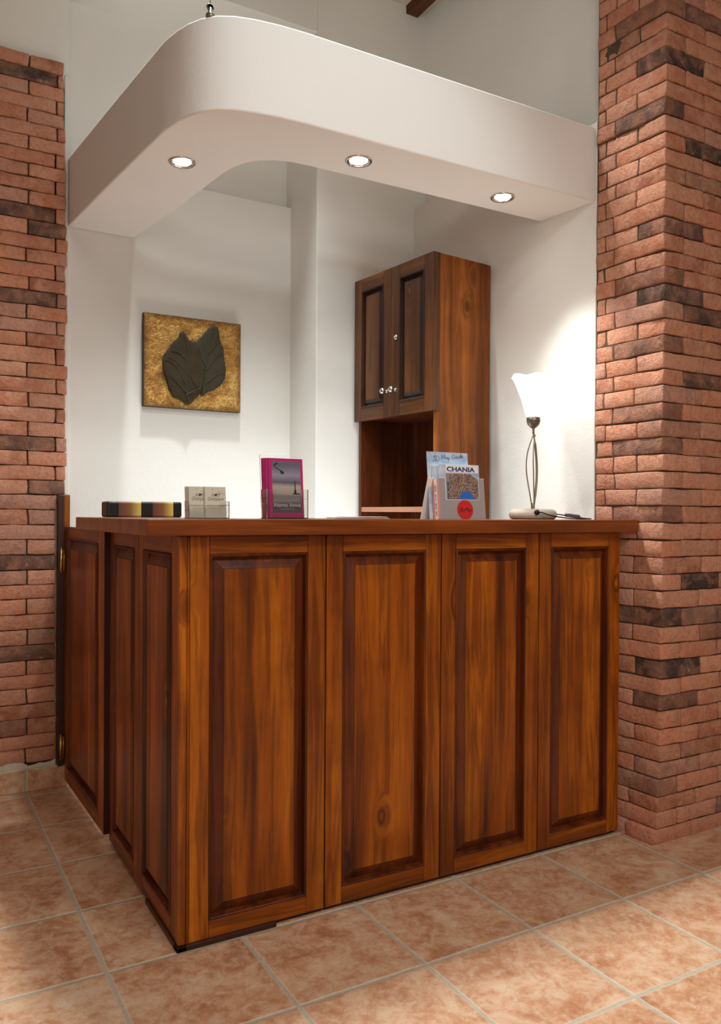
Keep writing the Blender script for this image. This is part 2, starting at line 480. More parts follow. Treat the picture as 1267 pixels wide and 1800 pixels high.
for k in range(len(RZ)-1):
    z0, z1 = RZ[k], RZ[k+1]; cz = (z0+z1)/2; hz = z1-z0-.0032
    off = {0: -.030, 1: -.016, 2: -.012, 3: -.010, 4: -.006}.get(k, 0)+random.uniform(-.003, .003)
    def sh(w, off=off):
        w.x += -.06*(w.y-PY)+off
        return w
    odd = k % 2 == 1
    left_long = odd or k == 22
    LL = .197+random.uniform(-.006, .006); SS = .105+random.uniform(-.006, .006)
    # the corner brick shows on both faces
    cx = (.100 if odd else .190)+random.uniform(-.006, .006)
    cy = LL if left_long else SS
    def put(x0, x1, y0, y1, burn):
        add_brick(V, Fc, T, ((x0+x1)/2, (y0+y1)/2, cz+random.uniform(-.001, .001)), (x1-x0, y1-y0, hz), tone(), burn, sh, k*1.7)
    # one corner brick; an L of two where both faces show a long one
    bl, brr = DL.get((k, 0), 0), DR.get((k, 0), 0)
    if odd:
        put(PX, PX+.095, PY, PY+cy, bl)
        if True:
            x = PX+.095+.005
    else:
        put(PX, PX+cx, PY, PY+(SS if not (k == 22) else .10), max(brr, bl))
        x = PX+cx+.005
        if k == 22: put(PX, PX+.09, PY+.105, PY+LL, 0)
    j = 1
    while x < 2.75:
        L = .190+random.uniform(-.01, .01)
        put(x, x+L, PY, PY+.1, DR.get((k, j), 0.0 if random.random() > .12 else random.uniform(.3, .8)))
        x += L+.006; j += 1
    y = PY+cy+.005
    first = True
    while y < -.845:
        L = min((.125 if not left_long else .19), -.838-y)
        if L > .02:
            put(PX, PX+.10, y, y+L, DL.get((k, 1), 0) if first else 0)
        y += L+.005; first = False
core = MB().prism([(PX+.006, PY+.008), (2.76, PY+.008), (2.76, -.80), (PX-.012, -.835)], 0, 4.6)
brick_object('brick_pillar', V, Fc, T, 'tall reddish brick pillar at the right end of the counter', core)

# left pilaster
LZ = [.107, .164, .215, .277, .333, .392, .443, .497, .556, .615, .672, .731, .784, .840, .898, .955, 1.012, 1.070, 1.127]
LZ += [1.127+.0551*i for i in range(1, 7)]
LZ += [1.513, 1.570, 1.626, 1.687, 1.740, 1.791, 1.845, 1.899, 1.950, 2.006, 2.057, 2.110, 2.166, 2.222, 2.276, 2.327]
LZ += [2.327+.0514*i for i in range(1, 10)]
def row(z): return max(i for i in range(len(LZ)) if LZ[i] <= z)
par = row(2.19) % 2
LD = {(2.731, 0): 1, (2.19, 0): .95, (2.144, 1): .9, (1.864, 0): .9, (1.323, 0): .8, (1.152, 1): .7, (.873, 0): .8, (.589, 1): .35, (.521, 0): .75, (.251, 0): .5, (1.86, 2): .5}
LD = {(row(z), j): b for (z, j), b in LD.items()}
V, Fc, T = [], [], []
for k in range(len(LZ)-1):
    z0, z1 = LZ[k], LZ[k+1]; cz = (z0+z1)/2; hz = z1-z0-.003
    long_ = (k % 2 == par)
    right = .108 if z1 < 1.13 else .143+.004*math.sin(k*1.3)
    if z0 > 2.2: right = .143-(z0-2.2)*.025
    edges = []
    if long_:
        a = .103+random.uniform(-.004, .004)
        if z1 < 1.13: edges = [(-.104, right, 0)]
        else: edges = [(-.104, a, 0), (a+.005, right, 2)]
        x = -.109
    else:
        a = .002+random.uniform(-.004, .004)
        edges = [(-.102, a, 0), (a+.005, right, 1)]
        x = -.107
    while x > -1.3:
        L = (.205 if long_ else .1)
        edges.append((x-L, x, 9)); x -= L+.005
    for (x0, x1, j) in edges:
        b = LD.get((k, j), 0.0 if j != 9 or random.random() > .12 else .7)
        add_brick(V, Fc, T, ((x0+x1)/2, .435, cz), (x1-x0, .09, hz), tone(), b, None, k*2.3+11)
core = MB().box(-1.3, .402, .085, .105, YB+.03, 2.785).box(.1, .402, 1.13, .135, YB+.03, 2.70)
p2 = brick_object('brick_pillar', V, Fc, T, 'brick pilaster on the back wall left of the wooden gate', core)
# smear of lime under the first course
sm = MB()
pts = [(-1.3, .107)] + [(-.45+.02*i, .108+.012*noise.noise(Vector((i*.9, 2, 0)))+.008*math.sin(i*.7)) for i in range(28)] + [(.108, .112)]
sm.poly([(x, .389, z) for x, z in pts] + [(.108, .389, .086), (-1.3, .389, .086)])
sm.build('lime_smear', M_LIME, p2)
# plaster return beside the pilaster
structure(MB().box(.140, .424, 1.13, .160, YB+.01, 2.76).build('trim_1', M_WALL, bevel=.004))

# ------------------------------------------------------------------ suspended soffit
def arc(c, r, a0, a1, n=14):
    return [(c[0]+r*math.cos(math.radians(a0+(a1-a0)*i/n)), c[1]+r*math.sin(math.radians(a0+(a1-a0)*i/n))) for i in range(n+1)]
outer = [(.152, YB), (.2, -.1), (.244, -.55), (.247, -.575)] + [(.262, -.64), (.278, -.685), (.302, -.728), (.335, -.762), (.378, -.786), (.43, -.801), (.50, -.812), (.58, -.817), (.61, -.8172)] + [(1.704, -.824)]
inner = [(1.676, -.575), (.72, -.567), (.655, -.563), (.605, -.548), (.563, -.522), (.533, -.485), (.512, -.435), (.500, -.37), (.455, .09), (.410, YB)]
def zf(x, y): return .0125*(y+.82)
so = MB().prism(outer+inner, 2.160, 2.420, zf=zf).build('ceiling_soffit', M_SOFF, bevel=.006, seg=3)
tag(so, 'white L-shaped suspended plaster soffit with rounded corner above the counter', 'soffit')
for pp in so.data.polygons: pp.use_smooth = abs(pp.normal.z) < .5
so.data.set_sharp_from_angle(angle=math.radians(35))
so.modifiers['bevel'].angle_limit = math.radians(60)
wr = MB().lathe([(.0001, 0), (.012, 0), (.012, .012), (.006, .016), (.006, .03), (.0001, .03)], 14, (.325, -.735, 2.420))
wr.tube([(.325, -.735, 2.44), (.325, -.735, 4.6)], .0015, 6)
wr.lathe([(.008, -.003), (.011, 0), (.008, .003), (.005, 0), (.008, -.003)], 14, (.325, -.735, 2.452), 'Y')
wr.build('hanging_wire', M_PEWTER, so)

DLs = [(.356, -.387, 'left arm of the soffit, nearest the leaf picture', 33), (.826, -.685, 'middle of the front of the soffit', 31), (1.398, -.690, 'right end of the soffit by the brick pillar', 68)]
for (x, y, where, pw) in DLs:
    z = 2.160+zf(x, y)
    r = empty('recessed_spotlight', (x, y, z), 'round lit recessed spotlight in the '+where, 'spotlight', group='recessed spotlights in the soffit')
    MB().lathe([(.030, .004), (.030, -.003), (.040, -.005), (.043, -.002), (.043, .003)], 32).build('trim_ring', M_CHROME, r)
    MB().lathe([(.0001, -.0065), (.015, -.006), (.025, -.003), (.030, .002)], 28).build('bulb', M_BULB, r)
    s = spot('downlight', (x, y, z-.02), (.10, -.26, -1) if x > 1.2 else (0, 0, -1), pw, NEUT, 77 if x > 1.2 else 130, 1.0, .03)

# ------------------------------------------------------------------ frame-and-panel doors
def panel_door(name, w, h, parent, loc, rz, st=.050, rt=.046, rb=.045, mats=None, th=.02, bev=.036, st2=None):
    """front faces local -Y at y=0; x 0..w, z 0..h"""
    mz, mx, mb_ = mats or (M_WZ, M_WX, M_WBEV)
    s2 = st2 or st
    f = MB()
    f.box(0, 0, 0, st, th, h, 0).box(w-s2, 0, 0, w, th, h, 0)
    f.box(st+.0003, 0, 0, w-s2-.0003, th, rb, 1).box(st+.0003, 0, h-rt, w-s2-.0003, th, h, 1)
    fr = f.build(name, [mz, mx], parent, bevel=.0022, seg=2, loc=loc, rot=(0, 0, rz))
    # stuck moulding round the opening
    def ring(o0, y0, o1, y1, mbd, mi):
        a = [(st+o0, rb+o0), (w-s2-o0, rb+o0), (w-s2-o0, h-rt-o0), (st+o0, h-rt-o0)]
        b = [(st+o1, rb+o1), (w-s2-o1, rb+o1), (w-s2-o1, h-rt-o1), (st+o1, h-rt-o1)]
        for i in range(4):
            j = (i+1) % 4
            mbd.poly([(a[i][0], y0, a[i][1]), (a[j][0], y0, a[j][1]), (b[j][0], y1, b[j][1]), (b[i][0], y1, b[i][1])], mi)
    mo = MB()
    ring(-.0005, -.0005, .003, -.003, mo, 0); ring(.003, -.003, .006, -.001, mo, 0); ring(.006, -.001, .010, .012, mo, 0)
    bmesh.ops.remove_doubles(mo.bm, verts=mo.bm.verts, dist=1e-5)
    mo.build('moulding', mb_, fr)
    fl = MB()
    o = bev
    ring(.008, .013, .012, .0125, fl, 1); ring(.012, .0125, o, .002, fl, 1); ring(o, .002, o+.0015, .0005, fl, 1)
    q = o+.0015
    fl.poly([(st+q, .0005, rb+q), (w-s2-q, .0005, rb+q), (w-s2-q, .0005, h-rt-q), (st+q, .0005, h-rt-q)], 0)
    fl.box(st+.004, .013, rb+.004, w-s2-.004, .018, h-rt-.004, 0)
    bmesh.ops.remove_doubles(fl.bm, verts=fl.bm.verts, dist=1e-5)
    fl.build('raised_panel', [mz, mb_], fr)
    return fr

# ------------------------------------------------------------------ reception counter
CT = empty('reception_counter', (.9, -.9, 0), 'dark-stained pine reception counter with raised panels below the worktop', 'counter')
CT.location = (0, 0, 0)
FY, SX, H = -.982, .170, 1.004
seams = [.1935, .566, .940, 1.3115, 1.668]
for a, b in zip(seams, seams[1:]):
    panel_door('front_panel', b-a-.004, H-.012, CT, (a+.002, FY, .012), 0, st2=.052)
ys = [-.245, -.600, -.963]
for a, b in zip(ys, ys[1:]):
    panel_door('side_panel', a-b-.004, H-.010, CT, (SX, a-.002, .010), -PI/2, st=.048)
po = MB().box(SX-.002, FY-.002, .012, SX+.018, FY+.018, H)
po.lathe([(.0035, .012), (.0035, H)], 10, (SX+.021, FY-.001, 0))
po.build('corner_post', M_WZ, CT, bevel=.004, seg=3)
pl = MB().box(SX-.006, FY-.009, 0, .425, FY+.02, .014).box(SX-.006, FY-.009, 0, SX+.02, -.70, .014).box(SX+.02, FY+.012, 0, 1.66, FY+.03, .013).box(SX+.012, -.7, 0, SX+.03, -.25, .012)
pl.build('plinth', M_DARKW, CT, bevel=.003)
bk = MB().box(.192, FY+.022, .014, 1.664, FY+.040, H-.001).box(SX+.022, FY+.04, .014, SX+.040, -.247, H-.001)
bk.box(.21, FY+.04, .45, 1.60, -.66, .468).box(.21, -.66, .45, .5, -.26, .468)
bk.build('carcass', M_CABI, CT)

wt = MB().prism([(.081, -1.020), (1.712, -1.020), (1.700, -.655), (.455, -.655), (.455, -.152), (.081, -.152)], H+.001, 1.045)
wo = wt.build('worktop', M_TOPX, bevel=.003)
tag(wo, 'thick stained wooden worktop lying on the panelled counter', 'worktop')

# gate
GT = empty('counter_gate', (.1385, .372, .03), 'dark wooden panelled gate hinged beside the left brick pilaster', 'gate', rz=math.atan2(.014, .63))
gd = panel_door('gate_panel', .617, .975, GT, (0, 0, 0), -PI/2+.0, st=.05, rt=.042, rb=.055, st2=.085, bev=.04)
MB().box(.0, -.6185, .0, .019, -.6175, .97).build('edge_strip', M_DARKW, GT)
def hinge(z, m1, par):
    h = MB()
    h.lathe([(.0001, 0), (.0055, 0), (.0055, .085), (.0001, .085)], 14, (.1215, .352, z))
    h.lathe([(.0001, 0), (.0038, .003), (.0001, .007)], 10, (.1215, .352, z+.085)).lathe([(.0001, -.006), (.0038, -.003), (.0001, 0)], 10, (.1215, .352, z))
    h.box(.1225, .358, z+.006, .130, .3605, z+.079)
    h.tube([(.132, .352, z+.002), (.132, .352, z+.083)], .0018, 8)
    h.tube([(.1215, .352, z+.080), (.135, .350, z+.082)], .0012, 6)
    h.tube([(.1215, .352, z+.004), (.135, .350, z+.002)], .0012, 6)
    return h.build('hinge', m1, par)
GP = MB().box(.111, .362, .088, .134, .400, 1.127).build('gate_post', M_DARKW, bevel=.002)
tag(GP, 'narrow dark wooden post let into the bricks beside the gate', 'post')
MB().box(.134, .378, .088, .157, .405, 1.127).build('jamb_board', M_WZ, GP, bevel=.001)
hinge(.835, M_BRASS, GP); hinge(.120, M_BRASS, GP)

# ------------------------------------------------------------------ tall cabinet in the niche corner
CA = math.atan2(.105, .999)          # turned with the wall
CB = empty('tall_cabinet', (1.356, -.360, 0), 'tall stained wooden cabinet in the corner with two panelled upper doors', 'cabinet', rz=CA)
# local: x to the right (depth .285), y away from camera (length .51); doors face local -x
CD, CL, CH = .283, .505, 2.058
MB().box(.0, 0, 0, CD, .018, CH).build('side_panel', M_CAB, CB, bevel=.0015)
MB().box(.0, CL-.018, 0, CD, CL, CH).build('side_panel', M_CABI, CB, bevel=.0015)
MB().box(.0, .0185, CH-.018, CD, CL-.0185, CH).build('top_panel', M_CAB, CB)
MB().box(CD-.008, .0185, 0, CD-.001, CL-.0185, CH-.0185).build('back_panel', M_CABI, CB)
MB().box(.004, .0185, 1.468, CD-.0085, CL-.0185, 1.486).build('shelf', M_CABI, CB)
MB().box(.003, .0185, 1.070, CD-.0085, CL-.0185, 1.090).build('shelf', [M_SHELF], CB)
MB().box(.003, .0185, .70, CD-.0085, CL-.0185, .718).build('shelf', M_CABI, CB)
MB().box(-.001, -.001, 1.45, .016, .0, CH).build('edge_bead', M_CABD, CB, bevel=.0004)
dm = (M_CABD, M_CABDX, M_CABB)
hw = (CL+.012)/2
kn = []
for i in (0, 1):
    # local x of the door runs towards the camera after the -90 turn
    d = panel_door('door', hw-.002, .602, CB, (-.0215, CL+.006-i*hw, 1.455), -PI/2, st=.052, rt=.052, rb=.055, mats=dm, bev=.03)
    kx = hw-.03 if i == 0 else .026
    MB().lathe([(.0001, -.032), (.008, -.031), (.0125, -.026), (.0125, -.022), (.008, -.017), (.0045, -.013), (.0045, -.003), (.010, 0), (.0001, 0)], 22, (kx, 0, .105), 'Y').build('knob', M_CHROME, d)
    if i == 1:
        MB().lathe([(.0001, -.005), (.006, -.005), (.010, -.003), (.011, 0), (.0001, 0)], 20, (.028, 0, .315), 'Y').box(.0265, -.010, .311, .0295, -.004, .319).build('key_escutcheon', M_CHROME, d)
for i in (0, 1):
    panel_door('door', hw-.002, .66, CB, (-.0215, CL+.006-i*hw, .03), -PI/2, st=.052, rt=.052, rb=.055, mats=dm, bev=.03)

# ------------------------------------------------------------------ leaf picture
PW, PH, PD = .418, .381, .028
PIC = empty('wall_picture', (.444, YB-PD-.001, 1.495), 'square gold picture with two dark leaves hanging on the back wall', 'picture')
t = NT('gilded_relief', .38, .5); o = t.obj()
n1 = t.noise(o, 9, 5, .6, 1.2); n2 = t.noise(t.mapping(o, (1, 1, 1.5)), 17, 5, .6, 4.5); n3 = t.noise(o, 90, 3)
c = t.ramp(n1, [(.3, lin((128, 86, 36))), (.5, lin((196, 148, 72))), (.7, lin((232, 192, 112)))])
c = t.mix(t.ramp(n2, [(.48, g(0)), (.53, g(.85)), (.58, g(0))]), c, lin((92, 58, 24)))
sx = t.n('ShaderNodeSeparateXYZ'); t.l(o, sx.inputs[0])
ex = t.math('MINIMUM', t.math('MINIMUM', sx.outputs[0], t.math('SUBTRACT', PW, sx.outputs[0])), t.math('MINIMUM', sx.outputs[2], t.math('SUBTRACT', PH, sx.outputs[2])))
c = t.mix(t.ramp(t.math('DIVIDE', t.math('ADD', ex, t.math('MULTIPLY', n1, .03)), .05), [(.3, g(.8)), (.85, g(0))]), c, lin((104, 66, 30)))
t.base(c); t.b.inputs['Metallic'].default_value = .45
t.bump(t.math('ADD', n2, n3), .8, .004)
M_GILD = t.m
MB().box(0, 0, 0, PW, PD, PH).build('panel', simple('picture_edge', (52, 32, 14), .6, var=.4), PIC, bevel=.002)
MB().box(.001, -.002, .001, PW-.001, 0, PH-.001).build('gilded_ground', M_GILD, PIC, bevel=.001)
def uv(px, py):
    u = (px-190)/920; top = 165+100*u; bot = 1065+55*u
    return u*PW, (1-(py-top)/(bot-top))*PH
t = NT('pressed_leaf', .75, .25); o = t.obj()
n1 = t.noise(o, 14, 4, .6); n2 = t.noise(o, 70, 4, .6)
c = t.mix(n1, lin((34, 30, 22)), lin((78, 68, 40)))
t.base(t.mix(t.math('MULTIPLY', n2, .5), c, lin((48, 34, 28)))); t.bump(n2, .5, .002)
M_LEAF = t.m
M_VEIN = simple('leaf_vein', (66, 58, 42), .7)
M_LEAFG = simple('pressed_leaf_green', (58, 54, 30), .75, var=.5, scale=22)
def leaf(outline, mat, base, veins, y0, dome):
    pts = [uv(*p) for p in outline]
    # densify the outline with small teeth
    out = []
    n = len(pts)
    for i in range(n):
        a, b = Vector(pts[i]), Vector(pts[(i+1) % n])
        m = max(2, int((b-a).length/.006))
        for k in range(m):
            p = a.lerp(b, k/m); nn = Vector((-(b-a).y, (b-a).x)).normalized()
            out.append(p+nn*(.0012*math.sin((k+i*3)*2.4)+.0012*noise.noise(Vector((p.x*90, p.y*90, 0)))))
    cen = sum(out, Vector((0, 0)))/len(out)
    bm = MB()
    rings = []
    for f, y in ((1, 0), (1, -.0025), (.93, -.005), (.75, -.005-dome*.5), (.5, -.005-dome*.8), (.25, -.005-dome)):
        rings.append([bm.bm.verts.new((cen.x+(p.x-cen.x)*f, y0+y-.0012*noise.noise(Vector((p.x*f*60, p.y*f*60, f*3))), cen.y+(p.y-cen.y)*f)) for p in out])
    for a, b in zip(rings, rings[1:]):
        for i in range(len(a)): bm.bm.faces.new((a[i], a[(i+1) % len(a)], b[(i+1) % len(a)], b[i])).smooth = True
    bm.bm.faces.new(rings[-1])
    lf = bm.build('leaf', mat, PIC)
    vb = MB()
    for v in veins:
        q = [uv(*p) for p in v]
        q = spline([(x, y0-.006-dome*.8, z) for x, z in q], 6)
        vb.tube(q, [.0022*(1-.7*i/len(q)) for i in range(len(q))], 6)
    vb.build('veins', M_VEIN, lf)
leaf([(835, 280), (875, 300), (890, 350), (905, 450), (935, 500), (945, 620), (960, 700), (952, 790), (905, 860), (840, 905), (765, 932), (742, 966), (712, 968), (718, 930), (690, 800), (640, 700), (600, 560), (610, 450), (650, 437), (670, 440), (725, 385), (790, 310)], M_LEAFG, 0,
     [[(730, 950), (765, 700), (800, 500), (840, 300)], [(758, 720), (850, 600), (930, 520)], [(765, 690), (700, 560), (660, 470)], [(748, 850), (860, 760), (945, 720)], [(785, 560), (850, 470), (890, 420)]], -.003, .003)
leaf([(540, 345), (560, 370), (600, 435), (625, 445), (690, 500), (720, 600), (745, 700), (740, 850), (715, 930), (690, 965), (640, 1010), (602, 1052), (560, 1040), (520, 1005), (450, 970), (412, 905), (385, 800), (362, 730), (352, 650), (362, 585), (425, 495), (450, 450), (495, 415), (515, 360)], M_LEAF, 0,
     [[(600, 1040), (565, 900), (570, 700), (590, 620), (545, 355)], [(568, 860), (480, 690), (368, 600)], [(566, 930), (450, 800), (390, 740)], [(590, 650), (510, 560), (430, 520)], [(700, 915), (620, 800), (585, 690)], [(565, 960), (640, 920), (700, 890)], [(575, 760), (560, 720), (400, 580)]], -.010, .004)

# ------------------------------------------------------------------ table lamp
ZT = 1.045
LX, LY = 1.478, -.765
LA = empty('table_lamp', (LX, LY, ZT), 'lit table lamp with frosted white glass shade at the right end of the worktop', 'lamp')
M_STONE = simple('cream_stone', (196, 186, 168), .5, var=.15, scale=50)
MB().lathe([(.0001, 0), (.070, 0), (.078, .005), (.082, .017), (.078, .029), (.066, .035), (.0001, .037)], 48).build('base', M_STONE, LA)
M_STEM = simple('champagne_metal', (150, 138, 116), .35, .7, var=.15)
st = MB()
bz, tz = .036, .298
def wire(offs, r):
    st.tube(spline([(x, y, z) for (x, y, z) in offs], 8), r, 10)
wire([(-.004, 0, bz), (-.010, .0, .07), (-.026, .004, .16), (-.024, .004, .22), (-.010, 0, .27), (.004, 0, tz)], .0022)
wire([(.0, -.004, bz), (-.004, -.01, .07), (-.012, -.016, .15), (-.012, -.014, .215), (.0, -.004, .27), (.008, 0, tz-.006)], .0022)
wire([(.004, 0, bz), (.010, .0, .08), (.020, .004, .14), (.019, .004, .20), (.008, .0, .26), (.0, 0, tz)], [.0028]*8+[.0042]*25+[.0028]*8)
st.lathe([(.0001, bz-.002), (.007, bz-.002), (.007, bz+.016), (.004, bz+.02), (.0001, bz+.02)], 14)
st.lathe([(.0001, tz-.006), (.004, tz-.004), (.004, tz+.012), (.008, tz+.018), (.0001, tz+.02)], 14)
st.build('stem', M_STEM, LA)
MB().lathe([(.0001, tz+.014), (.010, tz+.018), (.020, tz+.028), (.0235, tz+.040), (.0235, tz+.052), (.020, tz+.053), (.0001, tz+.05)], 28).build('cup', M_PEWTER, LA)
sb = tz+.048
def wob(r, h, a):
    k = max(0, (h-sb)/.16)
    return r*(1+.07*k*k*math.cos(6*a+.6)), h+.0045*k*k*math.sin(6*a+1.6)+.006*k*k*math.cos(a-2.8)
t = NT('frosted_glass_shade', .35, .5)
t.base((1, .97, .9, 1)); t.b.inputs['Emission Color'].default_value = (1, .90, .74, 1); t.b.inputs['Emission Strength'].default_value = 1.15
o = t.obj(); t.bump(t.noise(t.mapping(o, (1, 1, .5)), 60, 3, .6, 1.5), .3, .002)
M_SHADE = t.m
prof = [(.021, sb), (.026, sb+.012), (.033, sb+.035), (.042, sb+.065), (.053, sb+.092), (.062, sb+.114), (.070, sb+.130), (.076, sb+.138), (.0755, sb+.141), (.068, sb+.1305), (.060, sb+.116), (.050, sb+.094), (.040, sb+.066), (.031, sb+.036), (.022, sb+.010)]
MB().lathe(prof, 72, wob=wob).build('lamp_shade', M_SHADE, LA)
pl_ = bpy.data.lights.new('lamp_bulb_light', 'POINT'); pl_.energy = .25; pl_.color = (1, .82, .58); pl_.shadow_soft_size = .03
po_ = bpy.data.objects.new('lamp_bulb_light', pl_); COL.objects.link(po_); po_.location = (LX, LY, ZT+sb+.14)
cb = MB()
cb.tube(spline([(-.045, -.066, .024), (-.036, -.082, .024), (-.01, -.098, .014), (.05, -.104, .006), (.12, -.100, .0028), (.17, -.09, .0028), (.205, -.07, .0028)], 8), .0022, 8)
cb.tube(spline([(.078, .0, .014), (.10, -.012, .018), (.125, -.02, .015), (.20, -.05, .004), (.205, -.07, .0028)], 6), .0022, 8)
cb.lathe([(.0001, -.006), (.008, -.005), (.009, .0), (.007, .006), (.0001, .008)], 14, (-.045, -.070, .024), 'Y')
cb.build('cord', M_BLACK, LA)
MB().box(-.026, -.010, -.006, .026, .010, .006).build('switch', simple('grey_switch', (88, 90, 96), .4), LA, bevel=.004, loc=(.158, -.028, .013), rot=(0, .12, -.4))

# ------------------------------------------------------------------ small things on the worktop
def paper(name, col, rough=.5, var=.04): return simple(name, col, rough, var=var)
M_ACR = glass('clear_acrylic', (1, 1, 1, 1), .0, 1.0)
M_WHITE = paper('white_paper', (238, 236, 228))
M_INK = paper('dark_ink', (30, 30, 30), .6)

# magenta leaflets in an acrylic holder
BX, BY, BR = .455, -.835, .0
HB = empty('leaflet_holder', (BX, BY, ZT), 'clear acrylic leaflet holder with magenta leaflets near the middle of the worktop', 'holder')
hh = MB()
hh.box(0, -.004, .0, .128, -.001, .055)                    # front lip
hh.box(0, -.004, .055, .026, -.001, .082).box(.106, -.004, .055, .128, -.001, .082)
hh.box(0, -.001, 0, .0025, .034, .082).box(.1255, -.001, 0, .128, .034, .082)
hh.box(.0025, -.001, 0, .1255, .034, .003)
hh.build('tray', M_ACR, HB, bevel=.0008)
bp = MB().box(.002, 0, 0, .126, .0025, .180).build('back_sheet', M_ACR, HB, loc=(0, .0335, 0), rot=(-.085, 0, 0))
M_MAG = paper('magenta_card', (186, 34, 110), .35)
# photo of a grey sea and sky
LW, LH = .105, .166
t = NT('leaflet_photo', .35, .4); o = t.obj(); sx = t.n('ShaderNodeSeparateXYZ'); t.l(o, sx.inputs[0])
n1 = t.noise(t.mapping(o, (10, 10, 30)), 2.2, 5, .6, .5)
hgt = t.math('ADD', t.math('DIVIDE', sx.outputs[2], .144), t.math('MULTIPLY', t.math('SUBTRACT', n1, .5), .10))
c = t.ramp(hgt, [(0, lin((92, 86, 92))), (.26, lin((86, 82, 88))), (.30, lin((126, 118, 118))), (.42, lin((120, 112, 112))), (.46, lin((160, 150, 142))), (.60, lin((178, 168, 156))), (.68, lin((96, 92, 104))), (.82, lin((152, 146, 164))), (1, lin((104, 100, 116)))])
t.base(c)
M_SEA = t.m
def leaflet(first):
    r = empty('leaflet', (0, 0, 0), 'magenta leaflet with a grey sea photograph at the front of its holder' if first else 'plain-edged magenta leaflet stacked behind the front one in the acrylic holder', 'leaflet',
              group=None if first else 'magenta leaflets stacked in the holder')
    MB().box(0, 0, 0, LW, .0022, LH).build('card', M_MAG, r, bevel=.0006)
    if first:
        MB().box(.010, -.0004, .014, LW-.008, 0, .014+.144).build('photograph', M_SEA, r)
        k = MB()
        k.box(.078, -.0007, .0660, .081, -.0004, .100).box(.0765, -.0007, .066, .0825, -.0004, .078).box(.072, -.0007, .0655, .093, -.0004, .0685)
        k.box(.0785, -.0007, .100, .0805, -.0004, .104)
        k.build('lighthouse', M_INK, r)
        k = MB()
        k.tube([(.015, -.0005, .148), (.022, -.0005, .140), (.034, -.0005, .132)], .0007, 6)
        k.prism([(.036, -.0006), (.046, -.0006), (.046, .0002), (.036, .0002)], .1225, .1285)
        k.poly([(.015, -.0008, .148), (.026, -.0008, .154), (.028, -.0008, .150), (.020, -.0008, .147)])
        k.tube([(.034, -.0005, .132), (.041, -.0005, .129)], .0014, 6)
        k.build('street_lamp_silhouette', M_INK, r, loc=(0, -.0008, 0))
        text('title', 'Χάρτης Χανιά', .0120, M_WHITE, r, (LW/2+.001, -.0006, .031), align='CENTER', space=1.04, bold=.0001)
        tk = MB()
        for q in range(13): tk.box(.033+q*.0031, -.0006, .0235, .0353+q*.0031, -.0004, .0252)
        tk.build('subtitle', paper('grey_lettering', (190, 180, 185)), r)
    return r
for i in range(6):
    r = leaflet(i == 0)
    r.location = (BX+.014-i*.0004 if i == 0 else BX+.010-.0016*i, BY+.0045+i*.0042, ZT+.0032)
    r.rotation_euler = (-.085, 0, 0)
# business cards
CX, CYY = .238, -.835
HC = empty('card_holder', (CX, CYY, ZT), 'small clear holder with two piles of business cards left of the magenta leaflets', 'holder')
hh = MB()
hh.box(0, -.002, 0, .112, .0, .036).box(.086, -.002, .036, .112, 0, .044).box(0, 0, 0, .002, .036, .046).box(.110, 0, 0, .112, .036, .046).box(.002, 0, 0, .110, .036, .0025)
hh.build('tray', M_ACR, HC, bevel=.0008)
MB().box(.004, .034, .0025, .108, .036, .075).build('back_sheet', M_ACR, HC)
M_CARD = paper('cream_card', (214, 208, 188), .6)
M_BRN = paper('brown_ink', (66, 54, 46), .6)
M_OLIVE = paper('olive_ink', (170, 156, 96), .6)
def card(i, side):
    first = (i == 0)
    lab = ('cream business card with brown script, front of the %s pile' if first else 'cream business card stacked behind the front card of the %s pile') % side
    r = empty('business_card', (0, 0, 0), lab, 'card', group='business cards in the %s pile' % side)
    MB().box(0, 0, 0, .058, .0016, .082).build('card', M_CARD, r, bevel=.0003)
    if first:
        text('script', 'από', .0125, M_BRN, r, (.017, -.0003, .0565), shear=.35)
        text('script', 'Ονείρων', .0125, M_BRN, r, (.006, -.0003, .0455), shear=.35, sx=.88)
        k = MB()
        k.tube(spline([(.034, 0, .061), (.037, 0, .070), (.041, 0, .067), (.038, 0, .062), (.043, 0, .064), (.048, 0, .073)], 5), .0003, 5)
        k.tube(spline([(.046, 0, .062), (.049, 0, .066), (.052, 0, .061), (.055, 0, .065)], 5), .0003, 5)
        k.tube(spline([(.018, 0, .0745), (.021, 0, .0765), (.024, 0, .0745)], 4), .0003, 5)
        k.build('flourish', M_BRN, r)
        MB().box(.003, -.0003, .030, .055, 0, .0325).box(.010, -.0003, .0245, .048, 0, .0258).build('printed_line', M_OLIVE, r)
    return r
for side, x0, n in (('left', CX+.006, 7), ('right', CX+.047, 6)):
    for i in range(n):
        r = card(i, side)
        dy = .0 if side == 'right' else .008
        r.location = (x0-.0009*i, CYY+.003+dy+i*.0028, ZT+.0030)
        r.rotation_euler = (-.10, 0, 0)
# striped box
t = NT('gold_and_black_cloth', .35, .5); o = t.obj(); sx = t.n('ShaderNodeSeparateXYZ'); t.l(o, sx.inputs[0])
BW = .240
u = t.math('DIVIDE', sx.outputs[0], BW)
K = lin((16, 18, 20)); P0 = lin((100, 60, 50)); P1 = lin((138, 92, 52)); Y = lin((222, 196, 100))
c = t.ramp(u, [(0, K), (.145, K), (.15, P0), (.30, P1), (.44, Y), (.445, K), (.595, K), (.60, P0), (.74, P1), (.875, Y), (.88, K), (1, K)])
n1 = t.noise(o, 400, 2)
t.base(t.mix(t.math('MULTIPLY', n1, .2), c, K)); t.bump(n1, .4, .001)
bb = MB().box(0, 0, 0, BW, .085, .050).build('striped_box', t.m, bevel=.006, seg=3, loc=(.150, -.292, ZT+.0005))
tag(bb, 'low box covered in black and gold bands at the left end of the worktop', 'box')
